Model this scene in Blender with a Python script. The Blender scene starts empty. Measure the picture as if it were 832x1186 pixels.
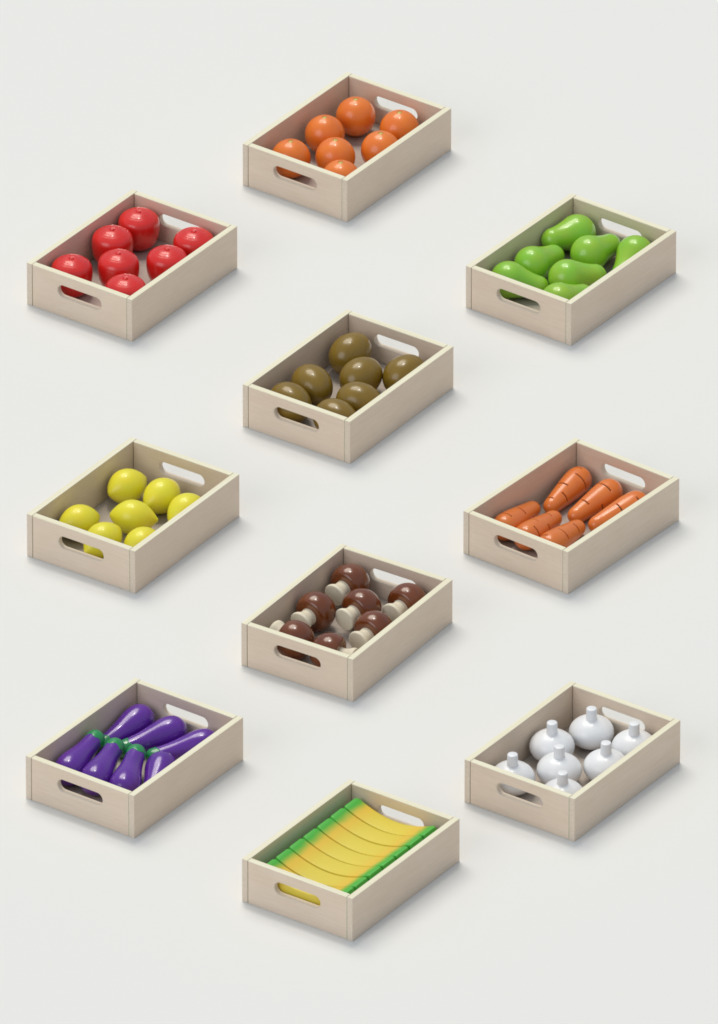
import bpy, bmesh, math, random
from mathutils import Vector, Matrix
R = math.radians
MM = 0.001
random.seed(4)
scene = bpy.context.scene
col = scene.collection

# ------------------------------------------------------------------ camera
ELEV = R(30.615)
DIST = 30.0
cam = bpy.data.cameras.new('camera')
cam.sensor_fit = 'HORIZONTAL'
cam.sensor_width = 36.0
cam.lens = 36.0 * DIST / 0.832
cam.clip_start = 1.0
cam.clip_end = 400.0
cam_o = bpy.data.objects.new('camera', cam)
col.objects.link(cam_o)
cam_o.location = (0, -DIST * math.cos(ELEV), DIST * math.sin(ELEV))
cam_o.rotation_euler = (math.pi / 2 - ELEV, 0, 0)
scene.camera = cam_o

# ------------------------------------------------------------------ light
world = bpy.data.worlds.new('World')
scene.world = world
world.use_nodes = True
bg = world.node_tree.nodes['Background']
bg.inputs[0].default_value = (0.77, 0.875, 1.0, 1)
bg.inputs[1].default_value = 0.46

def softbox(name, direction, dist, size, power, color):
    l = bpy.data.lights.new(name, 'AREA')
    l.shape = 'DISK'
    l.size = size
    l.energy = power
    l.color = color
    o = bpy.data.objects.new(name, l)
    col.objects.link(o)
    d = Vector(direction).normalized()
    o.location = d * dist
    o.rotation_euler = (-d).to_track_quat('-Z', 'Y').to_euler()
    return o
softbox('key_softbox', (-0.17, 0.44, 0.88), 80.0, 42.0, 27900, (1.0, 0.935, 0.825))
softbox('top_lamp', (0.0, 0.24, 0.97), 80.0, 10.0, 9500, (1.0, 0.965, 0.90))
softbox('fill_softbox', (-0.60, -0.62, 0.50), 80.0, 55.0, 15500, (0.97, 0.97, 1.0))

scene.view_settings.view_transform = 'Standard'
scene.view_settings.look = 'None'
scene.view_settings.exposure = 0
scene.view_settings.gamma = 1
scene.cycles.filter_width = 1.7
scene.cycles.max_bounces = 8
scene.cycles.diffuse_bounces = 2

# ------------------------------------------------------------------ materials
def new_mat(name):
    m = bpy.data.materials.new(name)
    m.use_nodes = True
    nt = m.node_tree
    b = nt.nodes['Principled BSDF']
    return m, nt, b

def mixcol(nt, fac, a, b_):
    n = nt.nodes.new('ShaderNodeMix'); n.data_type = 'RGBA'
    if isinstance(fac, (int, float)): n.inputs[0].default_value = fac
    else: nt.links.new(fac, n.inputs[0])
    for s, v in ((6, a), (7, b_)):
        if isinstance(v, tuple): n.inputs[s].default_value = (*v, 1)
        else: nt.links.new(v, n.inputs[s])
    return n.outputs[2]

def ramp(nt, src, stops):
    n = nt.nodes.new('ShaderNodeValToRGB')
    nt.links.new(src, n.inputs[0])
    e = n.color_ramp.elements
    e[0].position, e[0].color = stops[0][0], (*[stops[0][1]] * 3, 1)
    e[1].position, e[1].color = stops[-1][0], (*[stops[-1][1]] * 3, 1)
    for p, v in stops[1:-1]:
        k = e.new(p); k.color = (v, v, v, 1)
    return n.outputs[0]

def coords(nt, scale, random_shift=True):
    tc = nt.nodes.new('ShaderNodeTexCoord')
    mp = nt.nodes.new('ShaderNodeMapping')
    mp.inputs['Scale'].default_value = scale
    nt.links.new(tc.outputs['Object'], mp.inputs['Vector'])
    if random_shift:
        oi = nt.nodes.new('ShaderNodeObjectInfo')
        mu = nt.nodes.new('ShaderNodeMath'); mu.operation = 'MULTIPLY'
        mu.inputs[1].default_value = 37.0
        nt.links.new(oi.outputs['Random'], mu.inputs[0])
        nt.links.new(mu.outputs[0], mp.inputs['Location'])
    return mp.outputs[0]

def noise(nt, vec, scale, detail=4, rough=0.55):
    n = nt.nodes.new('ShaderNodeTexNoise')
    n.inputs['Scale'].default_value = scale
    n.inputs['Detail'].default_value = detail
    n.inputs['Roughness'].default_value = rough
    nt.links.new(vec, n.inputs['Vector'])
    return n.outputs['Fac']

def bump(nt, b, h, strength, dist):
    n = nt.nodes.new('ShaderNodeBump')
    n.inputs['Strength'].default_value = strength
    n.inputs['Distance'].default_value = dist
    nt.links.new(h, n.inputs['Height'])
    nt.links.new(n.outputs[0], b.inputs['Normal'])

def wood_face(name, c1, c2):
    m, nt, b = new_mat(name)
    # long streaky grain running along the board (local X)
    f = noise(nt, coords(nt, (7, 90, 90)), 4.0, 5, 0.6)
    fine = noise(nt, coords(nt, (30, 600, 600)), 3.0, 3, 0.6)
    blot = noise(nt, coords(nt, (14, 30, 30)), 1.6, 3, 0.5)
    c = mixcol(nt, ramp(nt, f, [(0.30, 0), (0.72, 1)]), c1, c2)
    c = mixcol(nt, ramp(nt, fine, [(0.58, 0), (0.78, 0.45)]), c, tuple(x * 0.72 for x in c1))
    c = mixcol(nt, ramp(nt, blot, [(0.40, 0), (0.75, 0.30)]), c, (c1[0] * 0.96, c1[1] * 0.90, c1[2] * 0.86))
    nt.links.new(c, b.inputs['Base Color'])
    b.inputs['Roughness'].default_value = 0.62
    b.inputs['Specular IOR Level'].default_value = 0.3
    bump(nt, b, fine, 0.15, 0.0003)
    return m

def wood_edge(name, c1, c2):
    m, nt, b = new_mat(name)
    w = noise(nt, coords(nt, (3, 260, 260), True), 1.6, 2, 0.5)   # faint plies running along the edge
    d = noise(nt, coords(nt, (60, 60, 60)), 5.0, 3, 0.6)
    c = mixcol(nt, ramp(nt, w, [(0.35, 0), (0.65, 1)]), c1, c2)
    c = mixcol(nt, ramp(nt, d, [(0.55, 0), (0.8, 0.18)]), c, tuple(x * 0.75 for x in c2))
    nt.links.new(c, b.inputs['Base Color'])
    b.inputs['Roughness'].default_value = 0.6
    b.inputs['Specular IOR Level'].default_value = 0.3
    return m

def paint(name, c, rough=0.3, var=0.12, coat=0.5, spec=0.5, tint=None, grain=0.02):
    m, nt, b = new_mat(name)
    f = noise(nt, coords(nt, (40, 40, 40)), 1.2, 3, 0.5)
    c2 = tint if tint else tuple(x * (1 - var) for x in c)
    k = mixcol(nt, ramp(nt, f, [(0.35, 0), (0.7, 1)]), c, c2)
    nt.links.new(k, b.inputs['Base Color'])
    f2 = noise(nt, coords(nt, (120, 120, 120)), 3.0, 3, 0.6)
    rr = nt.nodes.new('ShaderNodeMapRange')
    rr.inputs[3].default_value = rough * 0.8; rr.inputs[4].default_value = rough * 1.25
    nt.links.new(f2, rr.inputs[0]); nt.links.new(rr.outputs[0], b.inputs['Roughness'])
    b.inputs['Specular IOR Level'].default_value = spec
    b.inputs['Coat Weight'].default_value = coat
    b.inputs['Coat Roughness'].default_value = 0.12
    bump(nt, b, f2, grain, 0.0006)
    return m

M_FACE = wood_face('birch_plywood_face', (0.785, 0.635, 0.492), (0.845, 0.695, 0.548))
M_EDGE_TOPLIT = wood_edge('birch_plywood_edge_toplit', (0.90, 0.86, 0.66), (0.86, 0.80, 0.59))  # edge plies paled to cream: strong top light put into the colour
M_END = wood_edge('birch_plywood_end', (0.74, 0.62, 0.49), (0.80, 0.68, 0.54))
M_FLOORP_SHADED = wood_face('birch_bottom_shaded', (0.52, 0.45, 0.39), (0.60, 0.52, 0.45))  # bottom birch darkened: shade inside the crate put into the colour
M_ORANGE = paint('orange_lacquer', (0.93, 0.225, 0.020), 0.38, tint=(0.88, 0.19, 0.017))
M_DOT = paint('yellow_green_dot', (0.62, 0.50, 0.10), 0.45, coat=0.1)
M_RED = paint('red_lacquer', (0.80, 0.020, 0.014), 0.33, tint=(0.73, 0.014, 0.011))
M_GREEN = paint('pear_green_lacquer', (0.26, 0.60, 0.035), 0.34, tint=(0.34, 0.59, 0.035))
M_KIWI = paint('kiwi_brown_lacquer', (0.265, 0.160, 0.016), 0.30, tint=(0.225, 0.135, 0.012), coat=0.35, spec=0.45)
M_LEMON = paint('lemon_yellow_lacquer', (0.86, 0.80, 0.035), 0.42, tint=(0.90, 0.76, 0.030), coat=0.3)
M_CARROT = paint('carrot_lacquer', (0.83, 0.215, 0.030), 0.34, tint=(0.78, 0.18, 0.024))
M_GROOVE = paint('carrot_groove', (0.075, 0.020, 0.008), 0.7, coat=0.0)
M_CAP = paint('mushroom_brown_lacquer', (0.20, 0.052, 0.012), 0.24, tint=(0.155, 0.036, 0.008), coat=0.5)
M_PURPLE = paint('aubergine_purple_lacquer', (0.130, 0.022, 0.350), 0.25, tint=(0.108, 0.018, 0.31), coat=0.5)
M_CALYX = paint('calyx_green_lacquer', (0.014, 0.30, 0.085), 0.3)
M_ONION = paint('onion_white_lacquer', (0.90, 0.90, 0.90), 0.38, var=0.02, coat=0.3)

m, nt, b = new_mat('stem_bare_wood'); M_STEM = m
f = noise(nt, coords(nt, (60, 260, 260)), 2.0, 4, 0.6)
nt.links.new(mixcol(nt, ramp(nt, f, [(0.35, 0), (0.75, 1)]), (0.92, 0.84, 0.65), (0.87, 0.77, 0.57)), b.inputs['Base Color'])
b.inputs['Roughness'].default_value = 0.6
b.inputs['Specular IOR Level'].default_value = 0.3

# banana: yellow, fading into green towards both ends, speckled yellow lacquer
m, nt, b = new_mat('banana_lacquer'); M_BANANA = m
tc = nt.nodes.new('ShaderNodeTexCoord'); sx = nt.nodes.new('ShaderNodeSeparateXYZ')
nt.links.new(tc.outputs['Object'], sx.inputs[0])
ab = nt.nodes.new('ShaderNodeMath'); ab.operation = 'ABSOLUTE'; nt.links.new(sx.outputs[0], ab.inputs[0])
wob = nt.nodes.new('ShaderNodeMath'); wob.operation = 'MULTIPLY_ADD'
nt.links.new(noise(nt, coords(nt, (60, 60, 60)), 1.0, 1), wob.inputs[0]); wob.inputs[1].default_value = 0.006
nt.links.new(ab.outputs[0], wob.inputs[2])
mr = nt.nodes.new('ShaderNodeMapRange'); mr.interpolation_type = 'SMOOTHSTEP'
mr.inputs[1].default_value = 0.0390; mr.inputs[2].default_value = 0.0530
nt.links.new(wob.outputs[0], mr.inputs[0])
mo = nt.nodes.new('ShaderNodeMapRange'); mo.interpolation_type = 'SMOOTHSTEP'
mo.inputs[1].default_value = 0.020; mo.inputs[2].default_value = 0.045
nt.links.new(wob.outputs[0], mo.inputs[0])
sp = noise(nt, coords(nt, (300, 300, 300)), 3.0, 3, 0.7)
yel = mixcol(nt, ramp(nt, sp, [(0.35, 0), (0.75, 1)]), (0.82, 0.66, 0.070), (0.75, 0.59, 0.050))
yel = mixcol(nt, mo.outputs[0], yel, (0.86, 0.56, 0.050))
c = mixcol(nt, mr.outputs[0], yel, (0.075, 0.48, 0.045))
nt.links.new(c, b.inputs['Base Color'])
b.inputs['Roughness'].default_value = 0.5
b.inputs['Coat Weight'].default_value = 0.15

m, nt, b = new_mat('white_studio_floor'); M_GROUND = m
f = noise(nt, coords(nt, (1, 1, 1), False), 1.5, 2)
nt.links.new(mixcol(nt, f, (0.835, 0.825, 0.790), (0.840, 0.830, 0.795)), b.inputs['Base Color'])
b.inputs['Roughness'].default_value = 0.85
b.inputs['Specular IOR Level'].default_value = 0.1

# ------------------------------------------------------------------ helpers
def link(name, mesh, parent=None):
    o = bpy.data.objects.new(name, mesh)
    col.objects.link(o)
    if parent is not None: o.parent = parent
    return o

def mesh_from(name, verts, faces, mats, fmat=None, smooth=True, angle=35):
    me = bpy.data.meshes.new(name)
    me.from_pydata([tuple(c * MM for c in v) for v in verts], [], faces)
    for m in mats: me.materials.append(m)
    if fmat:
        for p, i in zip(me.polygons, fmat): p.material_index = i
    bm = bmesh.new(); bm.from_mesh(me)
    bmesh.ops.recalc_face_normals(bm, faces=bm.faces)
    for f in bm.faces: f.smooth = smooth
    if smooth:
        for e in bm.edges:
            if len(e.link_faces) == 2 and e.calc_face_angle(0) > R(angle): e.smooth = False
    bm.to_mesh(me); bm.free()
    return me

def smooth_profile(pts, steps=6):
    """Catmull-Rom through (axial, radius) points."""
    out = []
    n = len(pts)
    for i in range(n - 1):
        p0 = pts[max(i - 1, 0)]; p1 = pts[i]; p2 = pts[i + 1]; p3 = pts[min(i + 2, n - 1)]
        for k in range(steps):
            t = k / steps
            out.append(tuple(0.5 * (2 * p1[j] + (p2[j] - p0[j]) * t + (2 * p0[j] - 5 * p1[j] + 4 * p2[j] - p3[j]) * t * t
                              + (3 * p1[j] - p0[j] - 3 * p2[j] + p3[j]) * t ** 3) for j in (0, 1)))
    out.append(pts[-1])
    return [(a, max(r, 0)) for a, r in out]

def lathe(name, prof, mats, axis='Z', n=56, fmat=None, disp=None, angle=35):
    """prof = (axial, radius) pairs, first and last closed on the axis; disp(i, ang, axial, r) -> new radius."""
    verts, faces, fm = [], [], []
    rings = []
    for i, (a, r) in enumerate(prof):
        if r < 1e-4:
            rings.append([len(verts)]); verts.append((a, 0, 0))
        else:
            ring = []
            for k in range(n):
                an = 2 * math.pi * k / n
                rr = disp(i, an, a, r) if disp else r
                ring.append(len(verts)); verts.append((a, rr * math.cos(an), rr * math.sin(an)))
            rings.append(ring)
    for i in range(len(rings) - 1):
        A, B = rings[i], rings[i + 1]
        for k in range(n):
            k2 = (k + 1) % n
            if len(A) == 1 and len(B) == 1: continue
            if len(A) == 1: faces.append((A[0], B[k], B[k2]))
            elif len(B) == 1: faces.append((A[k], B[0], A[k2]))
            else: faces.append((A[k], B[k], B[k2], A[k2]))
            fm.append(fmat(i, 2 * math.pi * (k + .5) / n) if fmat else 0)
    if axis == 'Z': verts = [(y, z, x) for x, y, z in verts]
    for r_ in (rings[0], rings[-1]):
        if len(r_) > 1:
            faces.append(tuple(r_)); fm.append(0)
    return mesh_from(name, verts, faces, mats, fm, angle=angle)

def tag(o, label, cat, group):
    o['label'] = label; o['category'] = cat; o['group'] = group

def copy_tree(o):
    c = o.copy(); col.objects.link(c)
    for ch in list(o.children):
        d = ch.copy(); col.objects.link(d); d.parent = c
        for g in list(ch.children):
            e = g.copy(); col.objects.link(e); e.parent = d
    return c

# ------------------------------------------------------------------ floor
g = mesh_from('floor', [(-40000, -40000, 0), (40000, -40000, 0), (40000, 40000, 0), (-40000, 40000, 0)], [(0, 1, 2, 3)], [M_GROUND], smooth=False)
fl = link('floor', g); fl['kind'] = 'structure'

# ------------------------------------------------------------------ crate
W, L, H, T = 152.2, 212.4, 56.65, 7.6
BEV = 0.6

def board(name, lx, t, h):
    """plain board: length X, thickness Y, height Z, small eased edges; faces across Y are face veneer, the rest edge."""
    bm = bmesh.new()
    bmesh.ops.create_cube(bm, size=1)
    for v in bm.verts: v.co = Vector((v.co.x * lx, v.co.y * t, v.co.z * h)) * MM
    bmesh.ops.bevel(bm, geom=list(bm.edges), offset=BEV * MM, segments=2, affect='EDGES', profile=0.5)
    bm.normal_update()
    for f in bm.faces:
        f.material_index = 0 if abs(f.normal.y) > 0.8 else (2 if abs(f.normal.x) > 0.8 else 1)
        f.smooth = False
    me = bpy.data.meshes.new(name); bm.to_mesh(me); bm.free()
    me.materials.append(M_FACE); me.materials.append(M_EDGE_TOPLIT); me.materials.append(M_END)
    return me

def handle_board(name, lx, t, h, sw, sh, sz):
    """board with a stadium-shaped hand hole sw x sh centred at height sz above the middle."""
    n = 24
    rad = sh / 2
    slot = []                                                    # counter-clockwise from right
    for k in range(n + 1):
        a = -math.pi / 2 + math.pi * k / n
        slot.append((sw / 2 - rad, rad, a))
    pts = [(cx + r * math.cos(a), r * math.sin(a)) for cx, r, a in slot]
    pts += [(-x, -z) for x, z in pts]
    nrm = [(math.cos(a), math.sin(a)) for _, _, a in slot]
    nrm += [(-x, -z) for x, z in nrm]
    N = len(pts)
    hx, hz = lx / 2, h / 2
    outer = []
    for x, z in pts:                                             # radial projection onto the rectangle, offset centre sz
        dx, dz = x, z * 2.2
        s = min(hx / abs(dx) if abs(dx) > 1e-6 else 1e9, ((hz - sz) if dz > 0 else (hz + sz)) / abs(dz) if abs(dz) > 1e-6 else 1e9)
        outer.append([dx * s, dz * s + sz])
    for cx, cz in ((hx, hz), (-hx, hz), (-hx, -hz), (hx, -hz)):   # snap the nearest ones to the corners
        j = min(range(N), key=lambda i: (outer[i][0] - cx) ** 2 + (outer[i][1] - cz) ** 2)
        outer[j] = [cx, cz]
    def off_outer(b):
        return [(max(-hx + b, min(hx - b, x)), max(-hz + b, min(hz - b, z))) for x, z in outer]
    def off_slot(b):
        return [(x + b * nx, z + sz + b * nz) for (x, z), (nx, nz) in zip(pts, nrm)]
    y0, y1 = -t / 2, t / 2
    sb = 1.3
    loops = [(off_outer(BEV), y0, 0), (off_slot(sb), y0, 1), (off_slot(sb * .3), y0 + sb * .3, 1), (off_slot(0), y0 + sb, 1), (off_slot(0), y1 - sb, 1),
             (off_slot(sb * .3), y1 - sb * .3, 1), (off_slot(sb), y1, 0), (off_outer(BEV), y1, 1), (off_outer(0), y1 - BEV, 1), (off_outer(0), y0 + BEV, 1)]
    verts, faces, fm = [], [], []
    for lp, y, _ in loops:
        for x, z in lp: verts.append((x, y, z))
    K = len(loops)
    for i in range(K):
        mi = loops[i][2]
        for k in range(N):
            a, b_ = i * N + k, i * N + (k + 1) % N
            c_, d_ = ((i + 1) % K) * N + (k + 1) % N, ((i + 1) % K) * N + k
            faces.append((a, b_, c_, d_)); fm.append(0 if i in (0, 6) else (2 if i in (1, 2, 3, 4, 5) else 1))
    return mesh_from(name, verts, faces, [M_FACE, M_EDGE_TOPLIT, M_END], fm, smooth=True, angle=30)

def make_crate():
    root = link('crate', None)
    zc = H / 2
    hm = handle_board('handle_panel', W - 2 * T - 1.2, T, H - 0.16, 63, 15.5, 6.2)
    for y in (T / 2 + 0.12, L - T / 2 - 0.12):
        o = link('handle_panel', hm, root)
        o.location = Vector((0, y - L / 2, zc)) * MM
    sm = board('side_panel', L, T, H)
    for x in (-W / 2 + T / 2, W / 2 - T / 2):
        o = link('side_panel', sm, root)
        o.location = Vector((x, 0, zc)) * MM
        o.rotation_euler = (0, 0, math.pi / 2)
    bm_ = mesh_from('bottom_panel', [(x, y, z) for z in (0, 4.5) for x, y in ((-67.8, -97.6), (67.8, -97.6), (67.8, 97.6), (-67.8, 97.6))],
                    [(3, 2, 1, 0), (4, 5, 6, 7), (0, 1, 5, 4), (1, 2, 6, 5), (2, 3, 7, 6), (3, 0, 4, 7)], [M_FLOORP_SHADED], smooth=False)
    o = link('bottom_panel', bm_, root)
    o.location = (0, 0, 1.0 * MM)
    return root

CR = {  # x, y on the floor (mm) and yaw
 1: (-14.1, 802.2, -35.6), 2: (-266.6, 521.9, -35.34), 3: (249.3, 512.5, -36.11), 4: (-12.6, 240.1, -34.73), 5: (-261.0, -54.6, -34.27),
 6: (245.6, -56.1, -37.8), 7: (-13.7, -296.7, -32.62), 8: (-255.4, -597.3, -35.48), 9: (243.0, -604.2, -35.04), 10: (-9.1, -820.5, -34.9)}
CL = {1: 'pale wooden crate holding seven orange balls, topmost of the ten crates',
 2: 'pale wooden crate holding seven glossy red apples',
 3: 'pale wooden crate holding seven bright green pears',
 4: 'pale wooden crate holding seven shiny brown kiwis',
 5: 'pale wooden crate holding seven yellow lemons',
 6: 'pale wooden crate holding six orange carrots in two rows',
 7: 'pale wooden crate holding seven brown capped mushrooms with cream stems',
 8: 'pale wooden crate holding seven purple eggplants with green caps',
 9: 'pale wooden crate holding seven white onions with stubby necks',
 10: 'pale wooden crate filled with a row of yellow and green bananas, lowest crate'}
CM = {}
proto = make_crate()
for i, (x, y, a) in CR.items():
    o = proto if i == 1 else copy_tree(proto)
    o.location = (x * MM, y * MM, 0)
    o.rotation_euler = (0, 0, R(a))
    CM[i] = Matrix.Translation((x * MM, y * MM, 0)) @ Matrix.Rotation(R(a), 4, 'Z')
    tag(o, CL[i], 'crate', 'wooden handled crates standing apart on the white floor')

def cpos(i, u, v, z):
    return CM[i] @ Vector(((u - W / 2) * MM, (v - L / 2) * MM, z * MM))

Z0 = 5.6      # top of the bottom board (plus a hair)

def place_up(o, i, u, v, spin=0):
    o.location = cpos(i, u, v, Z0)
    o.rotation_euler = (0, 0, R(spin))

def place_axis(o, i, A, B, spin=0):
    """origin at A, local X towards B, rolled by spin."""
    a, b_ = cpos(i, *A), cpos(i, *B)
    q = (b_ - a).to_track_quat('X', 'Z')
    o.location = a
    o.rotation_euler = (q.to_matrix().to_4x4() @ Matrix.Rotation(R(spin), 4, 'X')).to_euler()

# ------------------------------------------------------------------ oranges
def arc(cx, r, a0, a1, n, sy=1.0):
    return [(cx + r * math.cos(R(a0 + (a1 - a0) * k / n)), abs(r * sy * math.sin(R(a0 + (a1 - a0) * k / n)))) for k in range(n + 1)]

RO = 23.8
def make_orange():
    prof = arc(RO, RO, 180, 8, 28)[:] + [(2 * RO - 0.55, 3.6), (2 * RO - 0.9, 3.0)]
    prof[0] = (0, 0); prof.append((2 * RO - 0.9, 0))
    o = link('orange', lathe('orange', prof, [M_ORANGE], n=64))
    d = link('stem_dot', lathe('stem_dot', [(-0.8, 0), (-0.8, 2.9), (0.1, 2.8), (0.5, 2.2), (0.65, 0)], [M_DOT], n=20), o)
    d.location = (0, 0, (2 * RO - 0.7) * MM)
    return o
items = [((43.5, 169.3), 'orange ball in the rear left corner, left of the rear hand hole'),
 ((104, 174), 'orange ball in the rear right corner, overlapping the rear hand hole'),
 ((38.9, 112.6), 'orange ball against the left wall, midway along the crate'),
 ((115, 120.4), 'orange ball against the right wall, midway along the crate'),
 ((80.4, 76.3), 'orange ball in the middle of the crate, touching no wall'),
 ((39.5, 42.7), 'orange ball in the front left corner, behind the front hand hole'),
 ((116.8, 36.4), 'orange ball sunk low in the nearest corner, mostly hidden by the rim')]
src = make_orange()
for k, ((u, v), lab) in enumerate(items):
    o = src if k == 0 else copy_tree(src)
    place_up(o, 1, u, v, k * 50)
    tag(o, lab, 'orange', 'orange wooden balls in the topmost crate')

# ------------------------------------------------------------------ apples
def make_apple():
    base = smooth_profile([(1.6, 0), (1.2, 5), (0.3, 9.5), (2.0, 14.2), (7.0, 19.6), (14.5, 22.9), (22, 24.4), (30, 24.7), (36, 23.9), (40.4, 21.6), (43.6, 17.6), (45.1, 14.9)], 6)
    top = smooth_profile([(45.0, 14.7), (44.95, 14.3), (45.3, 13.8), (46.0, 12.3), (46.3, 11.5), (46.2, 11.1), (46.5, 10.6), (47.3, 8.0), (47.8, 5.2), (47.7, 4.0), (47.3, 3.2)], 4)
    prof = base + top + [(47.2, 0)]
    o = link('apple', lathe('apple', prof, [M_RED], n=64, angle=50))
    d = link('glint_knob', lathe('glint_knob', [(-1, 0), (-1, 3.0), (0.3, 3.0), (1.2, 2.4), (1.9, 1.4), (2.1, 0)], [M_RED], n=20, angle=60), o)  # knob added in the stem dimple, domed to catch a highlight
    d.location = (0, 0, 47.2 * MM)
    return o
items = [((34, 178), 'red apple in the rear left corner, left of the rear hand hole'),
 ((33.2, 126), 'red apple against the left wall, midway along the crate'),
 ((34, 43), 'red apple in the front left corner, behind the front hand hole'),
 ((72, 84.5), 'red apple in the middle of the crate, touching no wall'),
 ((113, 125.5), 'red apple against the right wall, midway along the crate'),
 ((114, 178), 'red apple in the rear right corner, below the rear hand hole'),
 ((113, 42), 'red apple sunk in the nearest corner, lower part hidden by the rim')]
src = make_apple()
for k, ((u, v), lab) in enumerate(items):
    o = src if k == 0 else copy_tree(src)
    place_up(o, 2, u, v, k * 47)
    tag(o, lab, 'apple', 'red wooden apples in the upper left crate')

# ------------------------------------------------------------------ pears (lying)
def make_pear():
    Rb, rs, D = 22.3, 14.0, 35
    left = arc(0, Rb, 180, 69, 22)
    right = arc(D, rs, 82, 0, 14)
    mid = []
    p0, p1 = left[-1], right[0]
    t0 = (math.sin(R(69)), -math.cos(R(69))); t1 = (0.99, -0.04)
    Ln = math.hypot(p1[0] - p0[0], p1[1] - p0[1])
    for k in range(1, 12):
        t = k / 12
        h00, h10, h01, h11 = 2 * t**3 - 3 * t**2 + 1, t**3 - 2 * t**2 + t, -2 * t**3 + 3 * t**2, t**3 - t**2
        mid.append(tuple(h00 * p0[j] + h10 * t0[j] * Ln * 1.05 + h01 * p1[j] + h11 * t1[j] * Ln for j in (0, 1)))
    left[0] = (-Rb, 0); right[-1] = (D + rs, 0)
    return link('pear', lathe('pear', left + mid + right, [M_GREEN], axis='X', n=64))
zb = Z0 + 22.5
items = [((32, 180, zb), (21, 150, 30), 'green pear in the rear left corner, narrow end pointing down left'),
 ((33, 88, zb), (38, 123, 25), 'green pear lying by the left wall, midway along the crate'),
 ((72, 148, zb), (77, 183, 25), 'green pear just before the rear hand hole, narrow end away from viewer'),
 ((116, 180, zb), (121, 150, 18.2), 'green pear in the rear right corner, half hidden by the rim'),
 ((84, 87, zb), (104, 117, 24), 'green pear in the middle of the crate, narrow end pointing right'),
 ((31, 43, zb), (59, 60, 20), 'green pear in the front left corner, behind the front hand hole'),
 ((108, 37, zb), (118, 72, 23), 'green pear in the nearest corner, cut off by the rim')]
src = make_pear()
for k, (A, B, lab) in enumerate(items):
    o = src if k == 0 else copy_tree(src)
    place_axis(o, 3, A, B, k * 33)
    tag(o, lab, 'pear', 'green wooden pears in the upper right crate')

# ------------------------------------------------------------------ kiwis
def make_kiwi():
    a, b_ = 28.3, 23.1
    prof = [(a * math.cos(math.pi - math.pi * k / 32), b_ * math.sin(math.pi * k / 32) ** 0.97 * (1 + 0.05 * math.cos(math.pi * k / 32))) for k in range(33)]
    prof[0] = (-a, 0); prof[-1] = (a, 0)
    return link('kiwi', lathe('kiwi', prof, [M_KIWI], axis='X', n=64))
zk = Z0 + 24.2
items = [((36.5, 168), (38, 180, 4), 'brown kiwi in the rear left corner, left of the rear hand hole'),
 ((78, 130), (80, 145, 2), 'brown kiwi in the middle of the crate, second row from the back'),
 ((117, 163), (119, 175, 3), 'brown kiwi against the right wall, beside the rear hand hole'),
 ((42, 82), (60, 74, -2), 'brown kiwi by the left wall with its long side facing the viewer'),
 ((109, 82), (125, 86, -1), 'brown kiwi near the right wall, just behind the nearest one'),
 ((44, 34), (60, 31, -2), 'brown kiwi in the front left corner, behind the front hand hole'),
 ((109, 34), (125, 33, -1), 'brown kiwi in the nearest corner, only its top above the rim')]
src = make_kiwi()
for k, (A, B, lab) in enumerate(items):
    o = src if k == 0 else copy_tree(src)
    place_axis(o, 4, (*A, zk), (B[0], B[1], zk + B[2]), k * 40)
    tag(o, lab, 'kiwi', 'brown wooden kiwis in the upper middle crate')

# ------------------------------------------------------------------ lemons
def make_lemon():
    prof = smooth_profile([(-29.6, 0), (-29.3, 1.8), (-27.6, 3.6), (-24.2, 7.8), (-18.0, 13.6), (-9.5, 18.6), (0, 20.6), (9.5, 18.8), (17.5, 13.8), (23.2, 7.8), (25.8, 4.2), (27.0, 2.2), (27.3, 0)], 5)
    return link('lemon', lathe('lemon', prof, [M_LEMON], axis='X', n=64))
zl = Z0 + 20.9
items = [((31, 158), (28.5, 148, 0), 'yellow lemon in the rear left corner, tip pointing down left'),
 ((77, 163), (78, 175, 1), 'yellow lemon just before the rear hand hole'),
 ((77, 104), (66, 98.7, 0.5), 'yellow lemon in the middle of the crate, pointed end to the left'),
 ((32, 60), (36, 69, 0), 'yellow lemon farthest left, rising above the front left rim'),
 ((78, 42), (80, 52, 2), 'yellow lemon seen through the front hand hole'),
 ((121.5, 58), (121.5, 70, 2), 'yellow lemon in the nearest corner, half hidden by the right rim'),
 ((120, 150), (121, 162, 2), 'yellow lemon by the right wall, farthest right, partly behind the rim')]
src = make_lemon()
for k, (A, B, lab) in enumerate(items):
    o = src if k == 0 else copy_tree(src)
    place_axis(o, 5, (*A, zl), (B[0], B[1], zl + B[2]), k * 40)
    tag(o, lab, 'lemon', 'yellow wooden lemons in the middle left crate')

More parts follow.
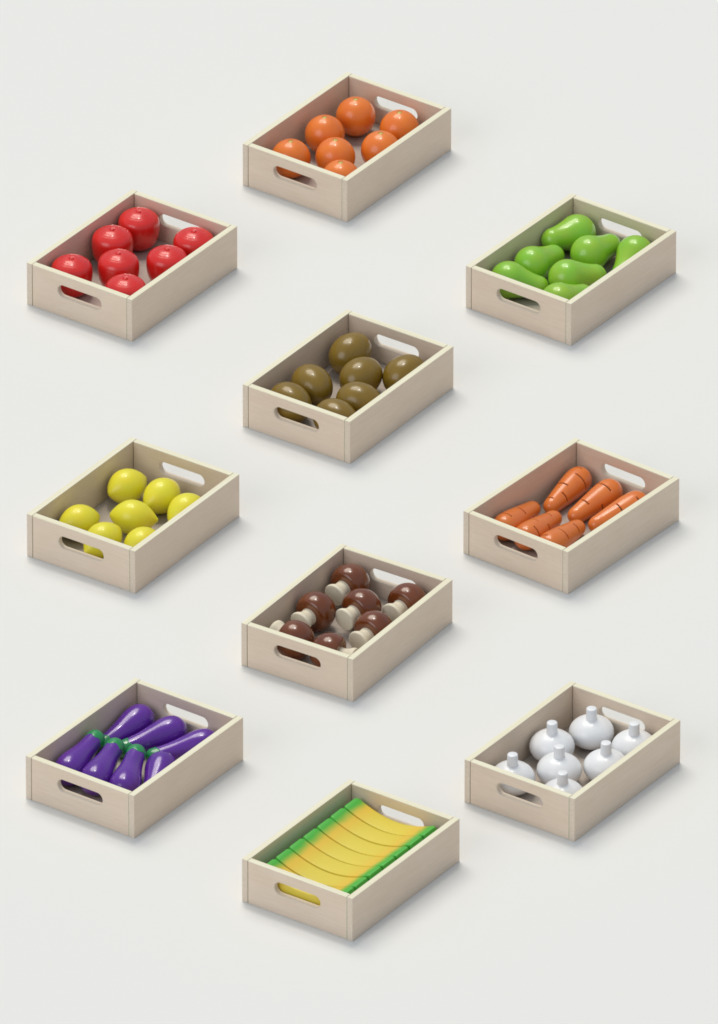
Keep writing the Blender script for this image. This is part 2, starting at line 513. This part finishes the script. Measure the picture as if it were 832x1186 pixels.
# ------------------------------------------------------------------ carrots
def make_carrot():
    base = smooth_profile([(-15.4, 0), (-15.0, 4), (-12.8, 9.3), (-7.5, 14.0), (0, 16.1), (10, 16.1), (24, 14.7), (38, 12.9), (51, 11.2), (60.5, 9.9), (65.8, 7.4), (68.5, 3.8), (69.3, 0)], 4)
    marks = [(-4, 55, 130), (9, -30, 60), (18, 130, 205), (30, 50, 130), (43, -20, 45), (46, 150, 215), (57, 65, 135), (3, 215, 275), (28, 240, 300)]
    def rad(x):
        for (a, r), (a2, r2) in zip(base, base[1:]):
            if a <= x <= a2 and a2 > a: return r + (r2 - r) * (x - a) / (a2 - a)
        return 0
    groove_x = sorted(m_[0] for m_ in marks)
    prof = [p for p in base if all(abs(p[0] - g_) > 1.4 for g_ in groove_x)]
    for g_ in groove_x:
        for dx in (-1.2, -0.75, 0.75, 1.2): prof.append((g_ + dx, rad(g_ + dx)))
    prof.sort(key=lambda p: p[0])
    def inmark(x, an):
        d = math.degrees(an) % 360
        for gx, a0, a1 in marks:
            if abs(x - gx) < 0.85 and (a0 <= d <= a1 or a0 <= d - 360 <= a1): return True
        return False
    def disp(i, an, a, r): return r - 1.1 if inmark(a, an) else r
    def fm(i, an): return 1 if inmark((prof[i][0] + prof[i + 1][0]) / 2, an) else 0
    return link('carrot', lathe('carrot', prof, [M_CARROT, M_GROOVE], axis='X', n=72, fmat=fm, disp=disp))
items = [((27, 184), (33, 122), 20, 'orange carrot in the back row beside the left wall'),
 ((72, 184), (68, 122), 75, 'orange carrot in the back row, middle one, thick end near the rear hand hole'),
 ((113, 181), (99, 122), 150, 'orange carrot in the back row, mostly hidden behind the right rim'),
 ((25, 47), (19, 109), 200, 'orange carrot in the front row beside the left wall'),
 ((58, 45), (52, 107), 260, 'orange carrot in the front row, middle one, seen through the hand hole'),
 ((92, 45), (86, 107), 310, 'orange carrot in the front row nearest the front corner')]
src = make_carrot()
for k, (A, B, sp_, lab) in enumerate(items):
    o = src if k == 0 else copy_tree(src)
    place_axis(o, 6, (*A, Z0 + 16.4), (*B, Z0 + 10.6), sp_)
    tag(o, lab, 'carrot', 'orange wooden carrots in the middle right crate')

# ------------------------------------------------------------------ mushrooms
def make_mushroom():
    root = link('mushroom', None)
    Rm = 23.4
    cap = arc(0, Rm, 0, 118, 30)
    cap[0] = (Rm, 0)
    cap += [(-12.3, 19.2), (-13.0, 17.2), (-12.8, 13.0), (-12.2, 8), (-12.2, 0)]
    link('cap', lathe('cap', cap, [M_CAP], axis='X', n=64, angle=60), root)
    st = smooth_profile([(-12.3, 10.4), (-15, 9.8), (-19, 9.9), (-23, 11.4), (-26.5, 13.2), (-28.5, 13.7)], 4)
    st = [(-12.3, 0)] + st + [(-29.8, 13.6), (-30.5, 13.0), (-30.8, 12.0), (-30.8, 0)]
    link('stem', lathe('stem', st, [M_STEM], axis='X', n=48, angle=45), root)
    return root
zm = Z0 + 23.6
items = [((33, 180), (-3, -32, -2), 'brown mushroom in the rear left corner, stem pointing down left'),
 ((33.5, 106), (-3, -32, -2), 'brown mushroom by the left wall, midway, stem facing the viewer'),
 ((74, 140), (-5, -32, -2), 'brown mushroom in the middle of the crate'),
 ((112, 179), (-3, -32, -2), 'brown mushroom in the rear right corner by the rear hand hole'),
 ((113, 106), (-3, -32, -2), 'brown mushroom by the right wall, midway, stem pointing down left'),
 ((48, 39), (-30, 5, 0), 'brown mushroom behind the front hand hole with its stem pointing left'),
 ((97, 37), (30, 5, -2), 'brown mushroom in the nearest corner with its stem pointing right')]
src = make_mushroom()
for k, ((u, v), d, lab) in enumerate(items):
    o = src if k == 0 else copy_tree(src)
    dv = Vector(d)
    place_axis(o, 7, (u, v, zm), (u - dv.x, v - dv.y, zm - dv.z), k * 30)
    tag(o, lab, 'mushroom', 'brown capped wooden mushrooms in the lower middle crate')

# ------------------------------------------------------------------ eggplants
def make_eggplant():
    prof = smooth_profile([(-18.2, 0), (-17.4, 5.2), (-14.0, 11.6), (-8, 16.3), (0, 18.2), (10, 17.8), (22, 15.4), (34, 13.0), (45, 11.7), (55, 11.1), (62, 10.6), (66.4, 8.6), (68.4, 5.0), (68.9, 0)], 5)
    cut = 52.5
    body = [p for p in prof if p[0] <= 64]
    o = link('eggplant', lathe('eggplant', body, [M_PURPLE], axis='X', n=64))
    cp = [p for p in prof if p[0] >= cut]
    outer = [(a + 0.25, r + 0.3) for a, r in cp[:-1]] + [(69.3, 0)]
    n = 64
    # calyx cap: scalloped free edge (five lobes)
    verts_prof = [(cut, outer[0][1] - 0.7)] + outer
    me = lathe('calyx', [(cut + 0.3, 0)] + verts_prof, [M_CALYX], axis='X', n=n, angle=60)
    for v in me.vertices:
        x, y, z = (c / MM for c in v.co)
        if math.hypot(y, z) > 1 and x < 65:
            an = math.atan2(z, y)
            w = (65 - x) / (65 - cut)
            x += w * 3.0 * (1 - math.cos(5 * an)) / 2 
        v.co.x = x * MM
    link('calyx', me, o)
    return o
ze = Z0 + 18.6
items = [((27, 183), (19.5, 125, 16.5), 'purple eggplant in the back row beside the left wall'),
 ((72, 184), (44, 129, 16.5), 'purple eggplant in the back row, middle one, round end by the rear hand hole'),
 ((119, 182), (81, 132, 16.5), 'purple eggplant in the back row, partly behind the right rim'),
 ((27, 46), (21.5, 107, 35), 'purple eggplant in the front row, leftmost, green tip up by left wall'),
 ((63.9, 46), (50, 105, 35), 'purple eggplant in the front row, second from the left wall, green tip up'),
 ((100.6, 52), (77, 109, 35), 'purple eggplant in the front row nearest the front corner, green tip up'),
 ((109, 113), (130.5, 58, 16.5), 'purple eggplant low against the right wall, only its round end showing')]
src = make_eggplant()
for k, (A, B, lab) in enumerate(items):
    o = src if k == 0 else copy_tree(src)
    place_axis(o, 8, (*A, ze), B, k * 37)
    tag(o, lab, 'eggplant', 'purple wooden eggplants in the lower left crate')

# ------------------------------------------------------------------ onions
def make_onion():
    a, b_ = 26.0, 18.6
    prof = [(b_ - b_ * math.cos(math.pi * k / 34), a * math.sin(math.pi * k / 34)) for k in range(35)]
    prof[0] = (0.0, 0)
    prof = [p for p in prof[:-1] if not (p[0] > b_ and p[1] < 6.5)] + [(2 * b_ - 0.4, 0)]
    o = link('onion', lathe('onion', prof, [M_ONION], n=64))
    d = link('neck', lathe('neck', [(-1.5, 0), (-1.5, 6.7), (0.4, 6.7), (1.3, 6.3), (12.4, 6.1), (13.3, 5.7), (13.6, 5.0), (13.6, 0)], [M_ONION], n=40, angle=50), o)
    d.location = (0, 0, (2 * b_ - 0.5) * MM)
    return o
items = [((53.5, 177), 'white onion at the back, just left of the rear hand hole'),
 ((34.4, 125.5), 'white onion against the left wall, midway along the crate'),
 ((71, 87), 'white onion in the middle of the crate'),
 ((37.5, 42), 'white onion in the front left corner, behind the front hand hole'),
 ((107, 41.5), 'white onion in the nearest corner, low behind the rim'),
 ((110, 124), 'white onion against the right wall, midway along the crate'),
 ((112, 177.6), 'white onion in the rear right corner, overlapping the rear hand hole')]
src = make_onion()
for k, ((u, v), lab) in enumerate(items):
    o = src if k == 0 else copy_tree(src)
    place_up(o, 9, u, v, k * 40)
    tag(o, lab, 'onion', 'white wooden onions in the lower right crate')

# ------------------------------------------------------------------ bananas
def make_banana():
    Lh, wd = 54.5, 25.7
    zt = lambda t: 28.5 + 14.0 * abs(t) ** 2.0          # concave top, t in -1..1
    N = 56
    verts, faces = [], []
    def section(c, half_t, half_w, rc):
        pts = []
        for sx_, sz_, a0 in ((1, 1, 0), (-1, 1, 90), (-1, -1, 180), (1, -1, 270)):
            for k in range(5):
                a = R(a0 + 90 * k / 4)
                pts.append((sx_ * (half_w - rc) + rc * math.cos(a), sz_ * (half_t - rc) + rc * math.sin(a)))
        return pts
    ns = 20
    for i in range(N + 1):
        t = -1 + 2 * i / N
        slope = 2 * 14.0 * t / Lh
        nx, nz = -slope / math.hypot(1, slope), 1 / math.hypot(1, slope)
        th = 13.4 - 5.0 * abs(t) ** 2.2
        shrink = 0
        e = max(0, (abs(t) - 0.93) / 0.07)
        wd_i = wd / 2 - 2.2 * e ** 2; th_i = th - 1.4 * e ** 2
        cx, cz = t * Lh - nx * th, zt(t) - nz * th
        for y, h in section(0, th_i, wd_i, 1.5):
            verts.append((cx + nx * h, y, cz + nz * h))
    for i in range(N):
        for k in range(ns):
            a, b2 = i * ns + k, i * ns + (k + 1) % ns
            faces.append((a, b2, b2 + ns, a + ns))
    faces.append(tuple(range(ns))); faces.append(tuple(range(N * ns, (N + 1) * ns)))
    return link('banana', mesh_from('banana', verts, faces, [M_BANANA], angle=40))
src = make_banana()
ords = ['nearest the front panel', 'second from the front panel', 'third from the front panel', 'in the middle of the row, fourth from either end',
        'third from the rear panel', 'second from the rear panel', 'touching the rear panel, just under the hand hole']
for k in range(7):
    o = src if k == 0 else copy_tree(src)
    place_up(o, 10, 75.5, 22.3 + k * 27.0, CR[10][2] + (0.4, -0.3, 0.2, 0.0, -0.4, 0.3, -0.2)[k])
    o.location.z = (Z0 + (0.3, 0.0, 0.5, 0.2, 0.0, 0.4, 0.1)[k]) * MM
    tag(o, 'yellow banana with green ends, ' + ords[k], 'banana', 'yellow and green wooden bananas side by side in the lowest crate')
